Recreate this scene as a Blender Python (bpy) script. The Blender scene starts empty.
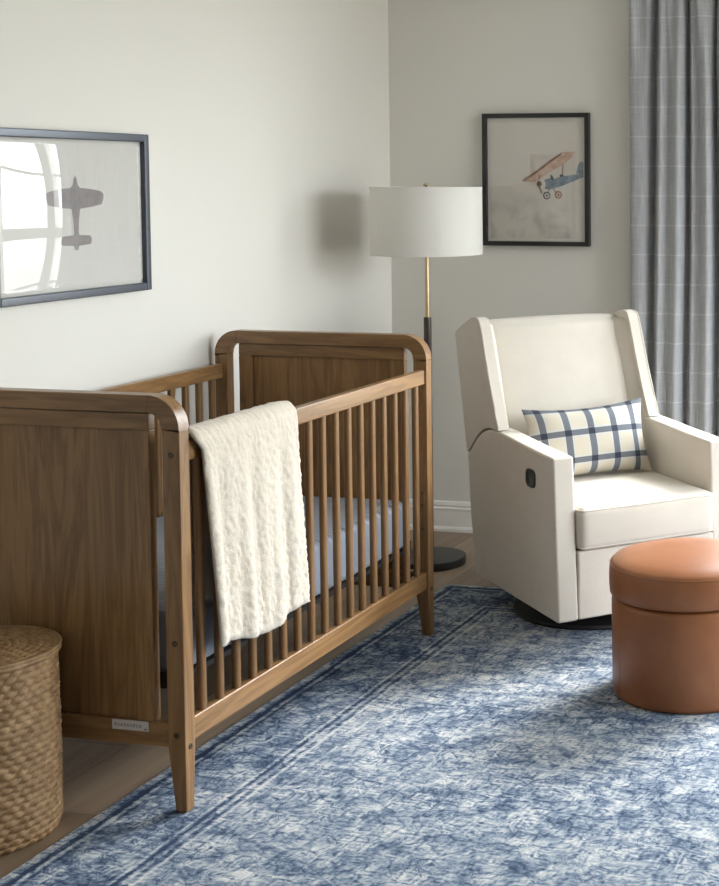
import bpy, bmesh, math, random
from mathutils import Vector, Matrix, noise
random.seed(7)
S = bpy.context.scene
COL = S.collection
PI = math.pi

# ---------------------------------------------------------------- camera
yaw, pitch, roll = .2185, -.0585, .0008
F = Vector((-math.sin(yaw)*math.cos(pitch), math.cos(yaw)*math.cos(pitch), math.sin(pitch)))
Rv = F.cross(Vector((0, 0, 1))).normalized(); Uv = Rv.cross(F)
R2 = Rv*math.cos(roll)+Uv*math.sin(roll); U2 = -Rv*math.sin(roll)+Uv*math.cos(roll)
cd = bpy.data.cameras.new('camera'); cam = bpy.data.objects.new('camera', cd); COL.objects.link(cam)
M = Matrix((R2, U2, -F)).transposed().to_4x4(); M.translation = Vector((2.7003, -5.6495, 1.4614))
cam.matrix_world = M
cd.sensor_fit = 'VERTICAL'; cd.sensor_height = 36; cd.sensor_width = 36*719/886
cd.lens = 1470.03/886*36
cd.shift_x = (359.5-730.79)/886; cd.shift_y = (265.58-443)/886
cd.clip_start = .05; cd.clip_end = 60
S.camera = cam

# ---------------------------------------------------------------- sky and light
w = bpy.data.worlds.new('sky'); S.world = w; w.use_nodes = True
nt = w.node_tree; nt.nodes.clear()
out = nt.nodes.new('ShaderNodeOutputWorld'); bg = nt.nodes.new('ShaderNodeBackground')
tc = nt.nodes.new('ShaderNodeTexCoord'); sep = nt.nodes.new('ShaderNodeSeparateXYZ')
ramp = nt.nodes.new('ShaderNodeValToRGB')
mp = nt.nodes.new('ShaderNodeMapRange'); mp.inputs[1].default_value = -1; mp.inputs[2].default_value = 1
nt.links.new(tc.outputs['Generated'], sep.inputs[0]); nt.links.new(sep.outputs[2], mp.inputs[0])
nt.links.new(mp.outputs[0], ramp.inputs[0]); nt.links.new(ramp.outputs[0], bg.inputs[0]); nt.links.new(bg.outputs[0], out.inputs[0])
e = ramp.color_ramp.elements
e[0].position = 0; e[0].color = (.20, .20, .17, 1)
e[1].position = 1; e[1].color = (.75, .87, 1.0, 1)
a = ramp.color_ramp.elements.new(.46); a.color = (.30, .30, .26, 1)
a = ramp.color_ramp.elements.new(.54); a.color = (.92, .97, 1.0, 1)
bg.inputs[1].default_value = 9.0

def portal(name, loc, rot, sx, sy):
    l = bpy.data.lights.new(name, 'AREA'); l.shape = 'RECTANGLE'; l.size = sx; l.size_y = sy
    l.cycles.is_portal = True
    o = bpy.data.objects.new(name, l); COL.objects.link(o); o.location = loc; o.rotation_euler = rot
RX = 4.4                    # right wall
RY = -7.6                   # front wall behind the camera
RZ = 2.65
WA = (1.50, 3.55, .45, 2.30)   # window in the back wall: x0,x1,z0,z1
WB = (-2.4, -.3, .55, 2.3)   # window in the right wall: y0,y1,z0,z1
portal('daylight_back', ((WA[0]+WA[1])/2, .10, (WA[2]+WA[3])/2), (-PI/2, 0, 0), WA[1]-WA[0], WA[3]-WA[2])
portal('daylight_right', (RX+.10, (WB[0]+WB[1])/2, (WB[2]+WB[3])/2), (0, PI/2, 0), WB[3]-WB[2], WB[1]-WB[0])
sl = bpy.data.lights.new('hazy_sun', 'SUN'); sl.energy = 6.5; sl.angle = math.radians(24); sl.color = (1.0, .985, .96)
sun = bpy.data.objects.new('hazy_sun', sl); COL.objects.link(sun); sun.location = (3, 3, 3)
sun.rotation_euler = Vector((.46, .89, .80)).to_track_quat('Z', 'Y').to_euler()
S.view_settings.view_transform = 'Standard'; S.view_settings.look = 'None'
S.view_settings.exposure = 0.86; S.view_settings.gamma = 1; S.view_settings.use_curve_mapping = False
S.cycles.max_bounces = 10; S.cycles.diffuse_bounces = 7; S.cycles.glossy_bounces = 4
S.cycles.transmission_bounces = 6; S.cycles.transparent_max_bounces = 8
S.cycles.sample_clamp_indirect = 8

# ---------------------------------------------------------------- material helpers
def newmat(name):
    m = bpy.data.materials.new(name); m.use_nodes = True
    return m, m.node_tree, m.node_tree.nodes['Principled BSDF']
def N(t, k, **kw):
    n = t.nodes.new('ShaderNode'+k)
    for a, b in kw.items(): setattr(n, a, b)
    return n
def L(t, a, b): t.links.new(a, b)
def math_(t, op, a, b=None, c=None):
    n = N(t, 'Math', operation=op)
    for i, v in enumerate((a, b, c)):
        if v is None: continue
        if isinstance(v, (int, float)): n.inputs[i].default_value = v
        else: L(t, v, n.inputs[i])
    return n.outputs[0]
def rampn(t, fac, stops):
    r = N(t, 'ValToRGB'); el = r.color_ramp.elements
    for i, (p, c) in enumerate(stops):
        if i < 2: x = el[i]; x.position = p
        else: x = el.new(p)
        x.color = (*c, 1)
    L(t, fac, r.inputs[0]); return r.outputs[0]
def noise_(t, vec, scale, detail=3, rough=.5, dist=0):
    n = N(t, 'TexNoise'); n.inputs['Scale'].default_value = scale; n.inputs['Detail'].default_value = detail
    n.inputs['Roughness'].default_value = rough; n.inputs['Distortion'].default_value = dist
    if vec is not None: L(t, vec, n.inputs['Vector'])
    return n.outputs['Fac']
def mapping(t, scale=(1, 1, 1), rot=(0, 0, 0), loc=(0, 0, 0)):
    c = N(t, 'TexCoord'); m = N(t, 'Mapping')
    m.inputs['Scale'].default_value = scale; m.inputs['Rotation'].default_value = rot; m.inputs['Location'].default_value = loc
    L(t, c.outputs['Object'], m.inputs[0]); return m.outputs[0]
def bump(t, b, h, strength=.3, dist=.01):
    n = N(t, 'Bump'); n.inputs['Strength'].default_value = strength; n.inputs['Distance'].default_value = dist
    L(t, h, n.inputs['Height']); L(t, n.outputs[0], b.inputs['Normal'])
def mix(t, fac, a, b, mode='MIX'):
    n = N(t, 'Mix', data_type='RGBA', blend_type=mode)
    if isinstance(fac, (int, float)): n.inputs[0].default_value = fac
    else: L(t, fac, n.inputs[0])
    for i, v in ((6, a), (7, b)):
        if isinstance(v, tuple): n.inputs[i].default_value = (*v, 1)
        else: L(t, v, n.inputs[i])
    return n.outputs[2]
def plain(name, col, rough=.5, metal=0, spec=.5, nb=0, ns=200, nd=.001):
    m, t, b = newmat(name)
    v = mapping(t); f = noise_(t, v, 9, 3)
    c = mix(t, f, tuple(x*.94 for x in col), tuple(min(1, x*1.06) for x in col)); L(t, c, b.inputs['Base Color'])
    b.inputs['Roughness'].default_value = rough; b.inputs['Metallic'].default_value = metal
    b.inputs['Specular IOR Level'].default_value = spec
    if nb: bump(t, b, noise_(t, v, ns, 2), nb, nd)
    return m

def wood(name, axis, base, dark, rough=.29):
    m, t, b = newmat(name)
    sc = [9, 9, 9]; sc[axis] = .9
    v = mapping(t, tuple(sc)); f = noise_(t, v, 1.5, 5, .55, 1.2)
    sc2 = [120, 120, 120]; sc2[axis] = 4
    v2 = mapping(t, tuple(sc2)); f2 = noise_(t, v2, 1, 3)
    sc3 = [3, 3, 3]; sc3[axis] = .5
    f3 = noise_(t, mapping(t, tuple(sc3)), 1.3, 2)
    w1 = math_(t, 'FRACT', math_(t, 'MULTIPLY', f, 5.0))
    tri = math_(t, 'ABSOLUTE', math_(t, 'SUBTRACT', w1, .5))
    k = math_(t, 'ADD', math_(t, 'MULTIPLY', tri, .62), math_(t, 'MULTIPLY', f2, .34))
    k = math_(t, 'ADD', k, math_(t, 'MULTIPLY', f3, .45))
    c = rampn(t, k, [(.26, dark), (.80, base)])
    L(t, c, b.inputs['Base Color']); b.inputs['Roughness'].default_value = rough
    b.inputs['Specular IOR Level'].default_value = .45
    bump(t, b, f2, .12, .0006)
    return m
WB_, WD_ = (.320, .178, .075), (.140, .072, .028)
WX = wood('walnut_grain_x', 0, WB_, WD_); WY = wood('walnut_grain_y', 1, WB_, WD_); WZ = wood('walnut_grain_z', 2, WB_, WD_)

def fabric(name, col, fine=700, strength=.35, sheen=.2, var=.05):
    m, t, b = newmat(name)
    v = mapping(t); f = noise_(t, v, fine, 2, .6); g = noise_(t, v, 14, 2)
    k = math_(t, 'ADD', math_(t, 'MULTIPLY', f, .7), math_(t, 'MULTIPLY', g, .3))
    c = rampn(t, k, [(.3, tuple(x*(1-var*1.6) for x in col)), (.7, tuple(min(1, x*(1+var)) for x in col))])
    L(t, c, b.inputs['Base Color']); b.inputs['Roughness'].default_value = .9
    b.inputs['Specular IOR Level'].default_value = .2
    b.inputs['Sheen Weight'].default_value = sheen
    bump(t, b, f, strength, .0015)
    return m
CHAIRF = fabric('cream_linen', (.64, .59, .515), 420, .5)
SHEET = fabric('blue_grey_sheet', (.215, .24, .285), 900, .3)
BLANKM = fabric('cream_boucle', (.60, .53, .435), 260, .8, .3, .06)
BLACK = plain('black_metal', (.018, .018, .02), .38)
BLACKM = plain('matte_black', (.012, .012, .013), .55)
BRASS = plain('brass', (.56, .43, .26), .33, .9)
BRONZE = plain('dark_bronze', (.075, .06, .05), .45, .4)
WHITEP = plain('white_trim_paint', (.80, .785, .745), .4)
CEIL = plain('ceiling_paint', (.82, .81, .78), .9)
SLATE = plain('slate_frame', (.075, .085, .105), .30, .3)
FRAMEK = plain('black_frame', (.012, .011, .011), .4)
PLATE = plain('pale_plate', (.62, .60, .58), .5)
INK = plain('grey_ink', (.36, .345, .335), .7)
STEEL = plain('dark_screw', (.10, .075, .05), .35, .7)

def wallmat():
    m, t, b = newmat('warm_white_wall_paint')
    v = mapping(t); f = noise_(t, v, 260, 2); g = noise_(t, v, 1.2, 2)
    c = rampn(t, g, [(.3, (.682, .664, .620)), (.7, (.702, .684, .640))])
    L(t, c, b.inputs['Base Color']); b.inputs['Roughness'].default_value = .75; b.inputs['Specular IOR Level'].default_value = .25
    bump(t, b, f, .12, .0008); return m
WALL = wallmat()

def floormat():
    m, t, b = newmat('oak_plank_floor')
    c = N(t, 'TexCoord'); s = N(t, 'SeparateXYZ'); L(t, c.outputs['Object'], s.inputs[0])
    PW = .19
    xi = math_(t, 'DIVIDE', math_(t, 'SUBTRACT', s.outputs[0], .373-2*PW), PW)
    row = math_(t, 'FLOOR', xi); fx = math_(t, 'FRACT', xi)
    wn = N(t, 'TexWhiteNoise', noise_dimensions='1D'); L(t, row, wn.inputs['W'])
    yi = math_(t, 'DIVIDE', math_(t, 'ADD', s.outputs[1], math_(t, 'MULTIPLY', wn.outputs['Value'], 3.1)), 1.9)
    fy = math_(t, 'FRACT', yi); cell = math_(t, 'ADD', math_(t, 'MULTIPLY', row, 7.13), math_(t, 'FLOOR', yi))
    wn2 = N(t, 'TexWhiteNoise', noise_dimensions='1D'); L(t, cell, wn2.inputs['W'])
    dx = math_(t, 'MINIMUM', fx, math_(t, 'SUBTRACT', 1, fx)); dy = math_(t, 'MINIMUM', fy, math_(t, 'SUBTRACT', 1, fy))
    seam = math_(t, 'MINIMUM', math_(t, 'MULTIPLY', dx, PW), math_(t, 'MULTIPLY', dy, 1.9))
    sm = N(t, 'MapRange'); sm.inputs[1].default_value = .0008; sm.inputs[2].default_value = .0035; L(t, seam, sm.inputs[0])
    cm = N(t, 'CombineXYZ'); L(t, s.outputs[0], cm.inputs[0]); L(t, s.outputs[1], cm.inputs[1]); L(t, cell, cm.inputs[2])
    mpn = N(t, 'Mapping'); mpn.inputs['Scale'].default_value = (22, 1.6, 3.7); L(t, cm.outputs[0], mpn.inputs[0])
    g = noise_(t, mpn.outputs[0], 1, 5, .6, 1.0)
    k = math_(t, 'ADD', math_(t, 'MULTIPLY', g, .8), math_(t, 'MULTIPLY', wn2.outputs['Value'], .3))
    col = rampn(t, k, [(.25, (.17, .118, .078)), (.85, (.36, .265, .185))])
    col = mix(t, sm.outputs[0], (.16, .12, .085), col)
    L(t, col, b.inputs['Base Color']); b.inputs['Roughness'].default_value = .45
    bump(t, b, sm.outputs[0], .5, .002); return m
FLOOR = floormat()

RUG_X0, RUG_Y1 = .568, -.77
def rugmat():
    m, t, b = newmat('distressed_blue_rug')
    c = N(t, 'TexCoord'); s = N(t, 'SeparateXYZ'); L(t, c.outputs['Object'], s.inputs[0])
    v0 = c.outputs['Object']
    # distance from nearest left / far border, wobbling a little
    wob = math_(t, 'MULTIPLY', math_(t, 'SUBTRACT', noise_(t, v0, 7, 2), .5), .012)
    ex = math_(t, 'SUBTRACT', s.outputs[0], RUG_X0); ey = math_(t, 'SUBTRACT', RUG_Y1, s.outputs[1])
    d = math_(t, 'ADD', math_(t, 'MINIMUM', ex, ey), wob)
    # worn curl and maze strokes
    vm = N(t, 'Mapping'); vm.inputs['Scale'].default_value = (1.0, 1.0, 1); vm.inputs['Rotation'].default_value = (0, 0, .1); L(t, v0, vm.inputs[0])
    dn = N(t, 'TexNoise'); dn.inputs['Scale'].default_value = 9; dn.inputs['Detail'].default_value = 2; L(t, vm.outputs[0], dn.inputs['Vector'])
    wv = N(t, 'VectorMath', operation='SCALE'); L(t, dn.outputs['Color'], wv.inputs[0]); wv.inputs['Scale'].default_value = .10
    wa = N(t, 'VectorMath', operation='ADD'); L(t, vm.outputs[0], wa.inputs[0]); L(t, wv.outputs[0], wa.inputs[1])
    n1 = noise_(t, wa.outputs[0], 24, 1.2, .5, .5)
    n1b = noise_(t, vm.outputs[0], 75, 2, .5, 1.0)
    stripe = math_(t, 'ABSOLUTE', math_(t, 'SUBTRACT', math_(t, 'FRACT', math_(t, 'MULTIPLY', n1, 7.0)), .5))
    vo = N(t, 'TexVoronoi', feature='DISTANCE_TO_EDGE', distance='MANHATTAN') if False else N(t, 'TexVoronoi', feature='DISTANCE_TO_EDGE'); vo.inputs['Scale'].default_value = 20; L(t, wa.outputs[0], vo.inputs['Vector'])
    wb_ = N(t, 'VectorMath', operation='SCALE'); L(t, dn.outputs['Color'], wb_.inputs[0]); wb_.inputs['Scale'].default_value = .03
    wc_ = N(t, 'VectorMath', operation='ADD'); L(t, vm.outputs[0], wc_.inputs[0]); L(t, wb_.outputs[0], wc_.inputs[1])
    vc = N(t, 'TexVoronoi', distance='CHEBYCHEV'); vc.inputs['Scale'].default_value = 19; L(t, wc_.outputs[0], vc.inputs['Vector'])
    stripe2 = math_(t, 'ABSOLUTE', math_(t, 'SUBTRACT', math_(t, 'FRACT', math_(t, 'MULTIPLY', vc.outputs['Distance'], 3.6)), .5))
    ve = N(t, 'MapRange'); ve.inputs[1].default_value = .02; ve.inputs[2].default_value = .12; L(t, vo.outputs[0], ve.inputs[0])
    ms = N(t, 'Mapping'); ms.inputs['Scale'].default_value = (3.0, 5, 1); L(t, v0, ms.inputs[0])
    big = noise_(t, ms.outputs[0], 1.0, 5, .65)
    ms2 = N(t, 'Mapping'); ms2.inputs['Scale'].default_value = (7, 34, 1); L(t, v0, ms2.inputs[0])
    streak = noise_(t, ms2.outputs[0], 1.0, 4, .7)
    mask = N(t, 'MapRange'); mask.inputs[1].default_value = .40; mask.inputs[2].default_value = .62; L(t, noise_(t, v0, 14, 3, .6), mask.inputs[0])
    stripe = math_(t, 'ADD', math_(t, 'MULTIPLY', stripe, .5), math_(t, 'MULTIPLY', stripe2, .55))
    k = math_(t, 'MULTIPLY', math_(t, 'MULTIPLY', stripe, math_(t, 'ADD', math_(t, 'MULTIPLY', mask.outputs[0], .9), .35)), .66)
    k = math_(t, 'ADD', k, math_(t, 'MULTIPLY', ve.outputs[0], .10))
    k = math_(t, 'ADD', k, math_(t, 'MULTIPLY', n1b, .40))
    k = math_(t, 'ADD', k, math_(t, 'MULTIPLY', big, .42))
    k = math_(t, 'ADD', k, math_(t, 'MULTIPLY', streak, .42))
    inb = math_(t, 'LESS_THAN', d, .25)
    k = math_(t, 'SUBTRACT', k, math_(t, 'MULTIPLY', inb, .06))
    def line(at, wdt, amt):
        q = math_(t, 'ABSOLUTE', math_(t, 'SUBTRACT', d, at))
        mr = N(t, 'MapRange'); mr.inputs[1].default_value = wdt; mr.inputs[2].default_value = wdt+.004; mr.inputs[3].default_value = 1; mr.inputs[4].default_value = 0
        L(t, q, mr.inputs[0])
        fade = math_(t, 'MULTIPLY', math_(t, 'ADD', math_(t, 'MULTIPLY', streak, 1.0), .1), 1.2)
        return math_(t, 'MULTIPLY', math_(t, 'MULTIPLY', mr.outputs[0], fade), amt)
    for at, wdt, amt in ((.006, .010, .16), (.034, .005, -.30), (.048, .002, .16), (.060, .002, -.16), (.236, .002, .22), (.249, .003, -.24), (.262, .002, .08), (.273, .003, -.16), (.286, .002, .22), (.34, .002, .10)):
        k = math_(t, 'ADD', k, line(at, wdt, amt))
    col = rampn(t, k, [(.50, (.036, .054, .100)), (.70, (.108, .148, .215)), (.86, (.235, .280, .340)), (.95, (.40, .425, .45)), (1.0, (.56, .565, .56))])
    L(t, col, b.inputs['Base Color']); b.inputs['Roughness'].default_value = .95; b.inputs['Specular IOR Level'].default_value = .1
    h = math_(t, 'ADD', k, math_(t, 'MULTIPLY', noise_(t, v0, 500, 2), .5))
    bump(t, b, h, .6, .003); return m
# the ramp only reads 0..1, so scale the rug's key in one place
def squeeze(m):
    t = m.node_tree
    for n in list(t.nodes):
        if n.type == 'VALTORGB':
            src = n.inputs[0].links[0].from_socket
            mm = math_(t, 'MULTIPLY', src, .8); L(t, mm, n.inputs[0])
    return m
def rug_final():
    m = rugmat(); t = m.node_tree
    for n in t.nodes:
        if n.type == 'VALTORGB':
            for el, p in zip(n.color_ramp.elements, (.46, .57, .66, .76, .89)): el.position = p
    return squeeze(m)
RUG = rug_final()

def leather():
    m, t, b = newmat('cognac_leather')
    v = mapping(t); g = noise_(t, v, 5, 4, .6); f = noise_(t, v, 260, 2)
    c = rampn(t, g, [(.3, (.245, .085, .030)), (.7, (.34, .132, .052))])
    L(t, c, b.inputs['Base Color']); b.inputs['Roughness'].default_value = .36
    b.inputs['Specular IOR Level'].default_value = .5
    bump(t, b, f, .12, .001); return m
LEATHER = leather()

def wicker():
    m, t, b = newmat('water_hyacinth_wicker')
    v = mapping(t); g = noise_(t, v, 38, 3, .6); f = noise_(t, v, 300, 2)
    c = rampn(t, g, [(.3, (.17, .09, .036)), (.55, (.31, .185, .082)), (.75, (.44, .29, .145))])
    L(t, c, b.inputs['Base Color']); b.inputs['Roughness'].default_value = .6
    bump(t, b, f, .4, .0015); return m
WICKER = wicker()

def shade_mat():
    m, t, b = newmat('white_linen_shade')
    f = noise_(t, mapping(t, (1, 1, 1)), 500, 2)
    b.inputs['Base Color'].default_value = (.88, .87, .84, 1); b.inputs['Roughness'].default_value = .9
    tr = N(t, 'BsdfTranslucent'); tr.inputs[0].default_value = (.88, .87, .84, 1)
    mx = N(t, 'MixShader'); mx.inputs[0].default_value = .45
    L(t, b.outputs[0], mx.inputs[1]); L(t, tr.outputs[0], mx.inputs[2])
    L(t, mx.outputs[0], t.nodes['Material Output'].inputs[0]); bump(t, b, f, .2, .0008); return m
SHADE = shade_mat()

def glass():
    m, t, b = newmat('clear_glazing'); t.nodes.remove(b)
    tr = N(t, 'BsdfTransparent'); gl = N(t, 'BsdfGlossy'); gl.inputs['Roughness'].default_value = .0
    fr = N(t, 'Fresnel'); ge = N(t, 'NewGeometry')
    # same reflectance on both faces of a thin sheet
    L(t, math_(t, 'ADD', 1.52, math_(t, 'MULTIPLY', ge.outputs['Backfacing'], 1/1.52-1.52)), fr.inputs[0])
    mx = N(t, 'MixShader'); L(t, fr.outputs[0], mx.inputs[0]); L(t, tr.outputs[0], mx.inputs[1]); L(t, gl.outputs[0], mx.inputs[2])
    L(t, mx.outputs[0], t.nodes['Material Output'].inputs[0]); return m
GLASS = glass()

def curtain_mat():
    m, t, b = newmat('grey_windowpane_check_curtain')
    uv = N(t, 'UVMap'); s = N(t, 'SeparateXYZ'); L(t, uv.outputs[0], s.inputs[0])
    def ln(o, off, w):
        k = math_(t, 'FRACT', math_(t, 'DIVIDE', math_(t, 'SUBTRACT', o, off), .1155))
        k = math_(t, 'ABSOLUTE', math_(t, 'SUBTRACT', k, .5)); return math_(t, 'GREATER_THAN', k, .5-w)
    cz = ln(s.outputs[1], .588, .020); cx = ln(s.outputs[0], .055, .018)
    mz = N(t, 'Mapping'); mz.inputs['Scale'].default_value = (420, 9, 1); L(t, uv.outputs[0], mz.inputs[0])
    mz2 = N(t, 'Mapping'); mz2.inputs['Scale'].default_value = (12, 600, 1); L(t, uv.outputs[0], mz2.inputs[0])
    f = math_(t, 'ADD', math_(t, 'MULTIPLY', noise_(t, mz.outputs[0], 1, 2), .6), math_(t, 'MULTIPLY', noise_(t, mz2.outputs[0], 1, 2), .4))
    c = rampn(t, f, [(.3, (.37, .38, .40)), (.7, (.66, .67, .69))])
    c = mix(t, math_(t, 'MULTIPLY', cz, .62), c, (.75, .76, .76)); c = mix(t, math_(t, 'MULTIPLY', cx, .42), c, (.72, .73, .74))
    L(t, c, b.inputs['Base Color']); b.inputs['Roughness'].default_value = .9; b.inputs['Specular IOR Level'].default_value = .15
    bump(t, b, f, .3, .001)
    tr = N(t, 'BsdfTranslucent'); L(t, c, tr.inputs[0]); mx = N(t, 'MixShader'); mx.inputs[0].default_value = .35
    L(t, b.outputs[0], mx.inputs[1]); L(t, tr.outputs[0], mx.inputs[2]); L(t, mx.outputs[0], t.nodes['Material Output'].inputs[0])
    return m
CURT = curtain_mat()

def pillow_mat():
    m, t, b = newmat('navy_windowpane_plaid')
    uv = N(t, 'UVMap'); s = N(t, 'SeparateXYZ'); L(t, uv.outputs[0], s.inputs[0])
    def band(o, off, pitch, w):
        k = math_(t, 'FRACT', math_(t, 'DIVIDE', math_(t, 'SUBTRACT', o, off-pitch/2), pitch))
        k = math_(t, 'ABSOLUTE', math_(t, 'SUBTRACT', k, .5)); return math_(t, 'LESS_THAN', k, w/pitch/2)
    bx = band(s.outputs[0], .045, .087, .024); by = band(s.outputs[1], .062, .094, .020)
    lx = band(s.outputs[0], .045, .087, .036); ly = band(s.outputs[1], .062, .094, .032)
    f = noise_(t, uv.outputs[0], 900, 2)
    base = mix(t, f, (.48, .44, .36), (.61, .565, .47))
    soft = math_(t, 'MULTIPLY', math_(t, 'MAXIMUM', lx, ly), .55); base = mix(t, soft, base, (.50, .54, .59))
    k = math_(t, 'MULTIPLY', math_(t, 'ADD', bx, by), .5)
    k = math_(t, 'MULTIPLY', k, math_(t, 'ADD', math_(t, 'MULTIPLY', f, .3), .85))
    c = rampn(t, k, [(0, (1, 1, 1)), (.45, (.30, .32, .37)), (.95, (.075, .09, .135))])
    c = mix(t, 1, base, c, 'MULTIPLY')
    L(t, c, b.inputs['Base Color']); b.inputs['Roughness'].default_value = .9; b.inputs['Specular IOR Level'].default_value = .15
    bump(t, b, f, .4, .001); return m
PLAID = pillow_mat()

def paper(name, base, cloud, amt, scale=6):
    m, t, b = newmat(name)
    v = mapping(t); g = noise_(t, v, scale, 5, .55, .6)
    s = N(t, 'SeparateXYZ'); L(t, v, s.inputs[0])
    mr = N(t, 'MapRange'); mr.inputs[1].default_value = 1.44; mr.inputs[2].default_value = 1.30; L(t, s.outputs[2], mr.inputs[0])
    k = rampn(t, g, [(.47, (0, 0, 0)), (.62, (1, 1, 1))])
    bw = N(t, 'RGBToBW'); L(t, k, bw.inputs[0])
    k2 = math_(t, 'MULTIPLY', math_(t, 'MULTIPLY', bw.outputs[0], mr.outputs[0]), amt)
    L(t, mix(t, k2, base, cloud), b.inputs['Base Color']); b.inputs['Roughness'].default_value = .8; return m
PAPER1 = paper('ivory_print_paper', (.62, .61, .575), (.62, .61, .575), 0)
PAPER2 = paper('watercolour_sky_paper', (.62, .575, .515), (.40, .375, .345), .8, 9)
MATB = plain('cream_mat_board', (.66, .63, .57), .8)
def wash(name, c1, c2):
    m, t, b = newmat(name); v = mapping(t); g = noise_(t, v, 45, 3)
    L(t, rampn(t, g, [(.35, c1), (.65, c2)]), b.inputs['Base Color']); b.inputs['Roughness'].default_value = .8; return m
P_GREY = wash('grey_watercolour', (.245, .225, .225), (.30, .275, .27))
P_PEACH = wash('peach_watercolour', (.50, .32, .24), (.62, .46, .36))
P_BROWN = wash('brown_watercolour', (.20, .11, .075), (.30, .17, .12))
P_BLUE = wash('blue_watercolour', (.14, .19, .24), (.25, .31, .36))
P_WHITE = wash('white_watercolour', (.60, .58, .54), (.68, .66, .62))
P_DARK = wash('dark_watercolour', (.04, .045, .055), (.09, .10, .12))

# ---------------------------------------------------------------- mesh helpers
def link(name, bm, mat, parent=None, smooth=False):
    me = bpy.data.meshes.new(name); bmesh.ops.recalc_face_normals(bm, faces=bm.faces); bm.to_mesh(me); bm.free()
    if mat: me.materials.append(mat)
    if smooth:
        for p in me.polygons: p.use_smooth = True
    o = bpy.data.objects.new(name, me); COL.objects.link(o)
    if parent: o.parent = parent
    return o
def tag(o, label, cat, group=None, kind=None):
    o['label'] = label; o['category'] = cat
    if group: o['group'] = group
    if kind: o['kind'] = kind
    return o
def struct(o, label=None, cat=None):
    o['kind'] = 'structure'
    if label: o['label'] = label; o['category'] = cat
    return o
def empty(name, loc=(0, 0, 0), rz=0):
    o = bpy.data.objects.new(name, None); COL.objects.link(o); o.location = loc; o.rotation_euler = (0, 0, rz); o.empty_display_size = .1; return o
def box(bm, x0, x1, y0, y1, z0, z1):
    v = [bm.verts.new((x, y, z)) for x in (x0, x1) for y in (y0, y1) for z in (z0, z1)]
    for f in ((0, 1, 3, 2), (4, 6, 7, 5), (0, 4, 5, 1), (2, 3, 7, 6), (0, 2, 6, 4), (1, 5, 7, 3)): bm.faces.new([v[i] for i in f])
    return v
def bev(o, w, seg=2, angle=35, smooth=True):
    m = o.modifiers.new('bevel', 'BEVEL'); m.width = w; m.segments = seg; m.limit_method = 'ANGLE'; m.angle_limit = math.radians(angle); m.harden_normals = False
    if smooth:
        for p in o.data.polygons: p.use_smooth = True
        n = o.modifiers.new('wn', 'WEIGHTED_NORMAL'); n.keep_sharp = False
    return o
def bbox(name, x0, x1, y0, y1, z0, z1, mat, parent=None, bw=.003, seg=2):
    bm = bmesh.new(); box(bm, x0, x1, y0, y1, z0, z1); o = link(name, bm, mat, parent)
    return bev(o, bw, seg) if bw else o
def prism(bm, pts, axis, a, b):
    # pts are 2-D in the two remaining axes (in x,y,z order)
    def mk(p, t):
        q = list(p); q.insert(axis, t); return bm.verts.new(q)
    A = [mk(p, a) for p in pts]; B = [mk(p, b) for p in pts]; n = len(pts)
    bm.faces.new(A); bm.faces.new(B[::-1])
    for i in range(n): bm.faces.new((A[i], B[i], B[(i+1) % n], A[(i+1) % n]))
def tube(bm, pts, r, seg=8, cap=True, closed=False):
    rings = []; n = len(pts); P = [Vector(p) for p in pts]
    for i, p in enumerate(P):
        if closed: d = P[(i+1) % n]-P[(i-1) % n]
        else: d = P[min(i+1, n-1)]-P[max(i-1, 0)]
        d.normalize(); up = Vector((0, 0, 1)) if abs(d.z) < .9 else Vector((1, 0, 0))
        s = d.cross(up).normalized(); t = s.cross(d)
        rr = r[i] if isinstance(r, (list, tuple)) else r
        rings.append([bm.verts.new(p+(s*math.cos(2*PI*k/seg)+t*math.sin(2*PI*k/seg))*rr) for k in range(seg)])
    for i in range(n if closed else n-1):
        a, b = rings[i], rings[(i+1) % n]
        for k in range(seg): bm.faces.new((a[k], a[(k+1) % seg], b[(k+1) % seg], b[k]))
    if cap and not closed: bm.faces.new(rings[0][::-1]); bm.faces.new(rings[-1])
def lathe(bm, prof, seg=64, c=(0, 0), capb=True, capt=True):
    rings = []
    for r, z in prof:
        if r < 1e-6: rings.append([bm.verts.new((c[0], c[1], z))])
        else: rings.append([bm.verts.new((c[0]+r*math.cos(2*PI*k/seg), c[1]+r*math.sin(2*PI*k/seg), z)) for k in range(seg)])
    for a, b in zip(rings, rings[1:]):
        if len(a) == 1 and len(b) == 1: continue
        for k in range(seg):
            q = (k+1) % seg
            if len(a) == 1: bm.faces.new((a[0], b[q], b[k]))
            elif len(b) == 1: bm.faces.new((a[k], a[q], b[0]))
            else: bm.faces.new((a[k], a[q], b[q], b[k]))
    if capb and len(rings[0]) > 1: bm.faces.new(rings[0][::-1])
    if capt and len(rings[-1]) > 1: bm.faces.new(rings[-1])
def arc(cx, cy, r, a0, a1, n):
    return [(cx+r*math.cos(math.radians(a0+(a1-a0)*i/n)), cy+r*math.sin(math.radians(a0+(a1-a0)*i/n))) for i in range(n+1)]

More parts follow.
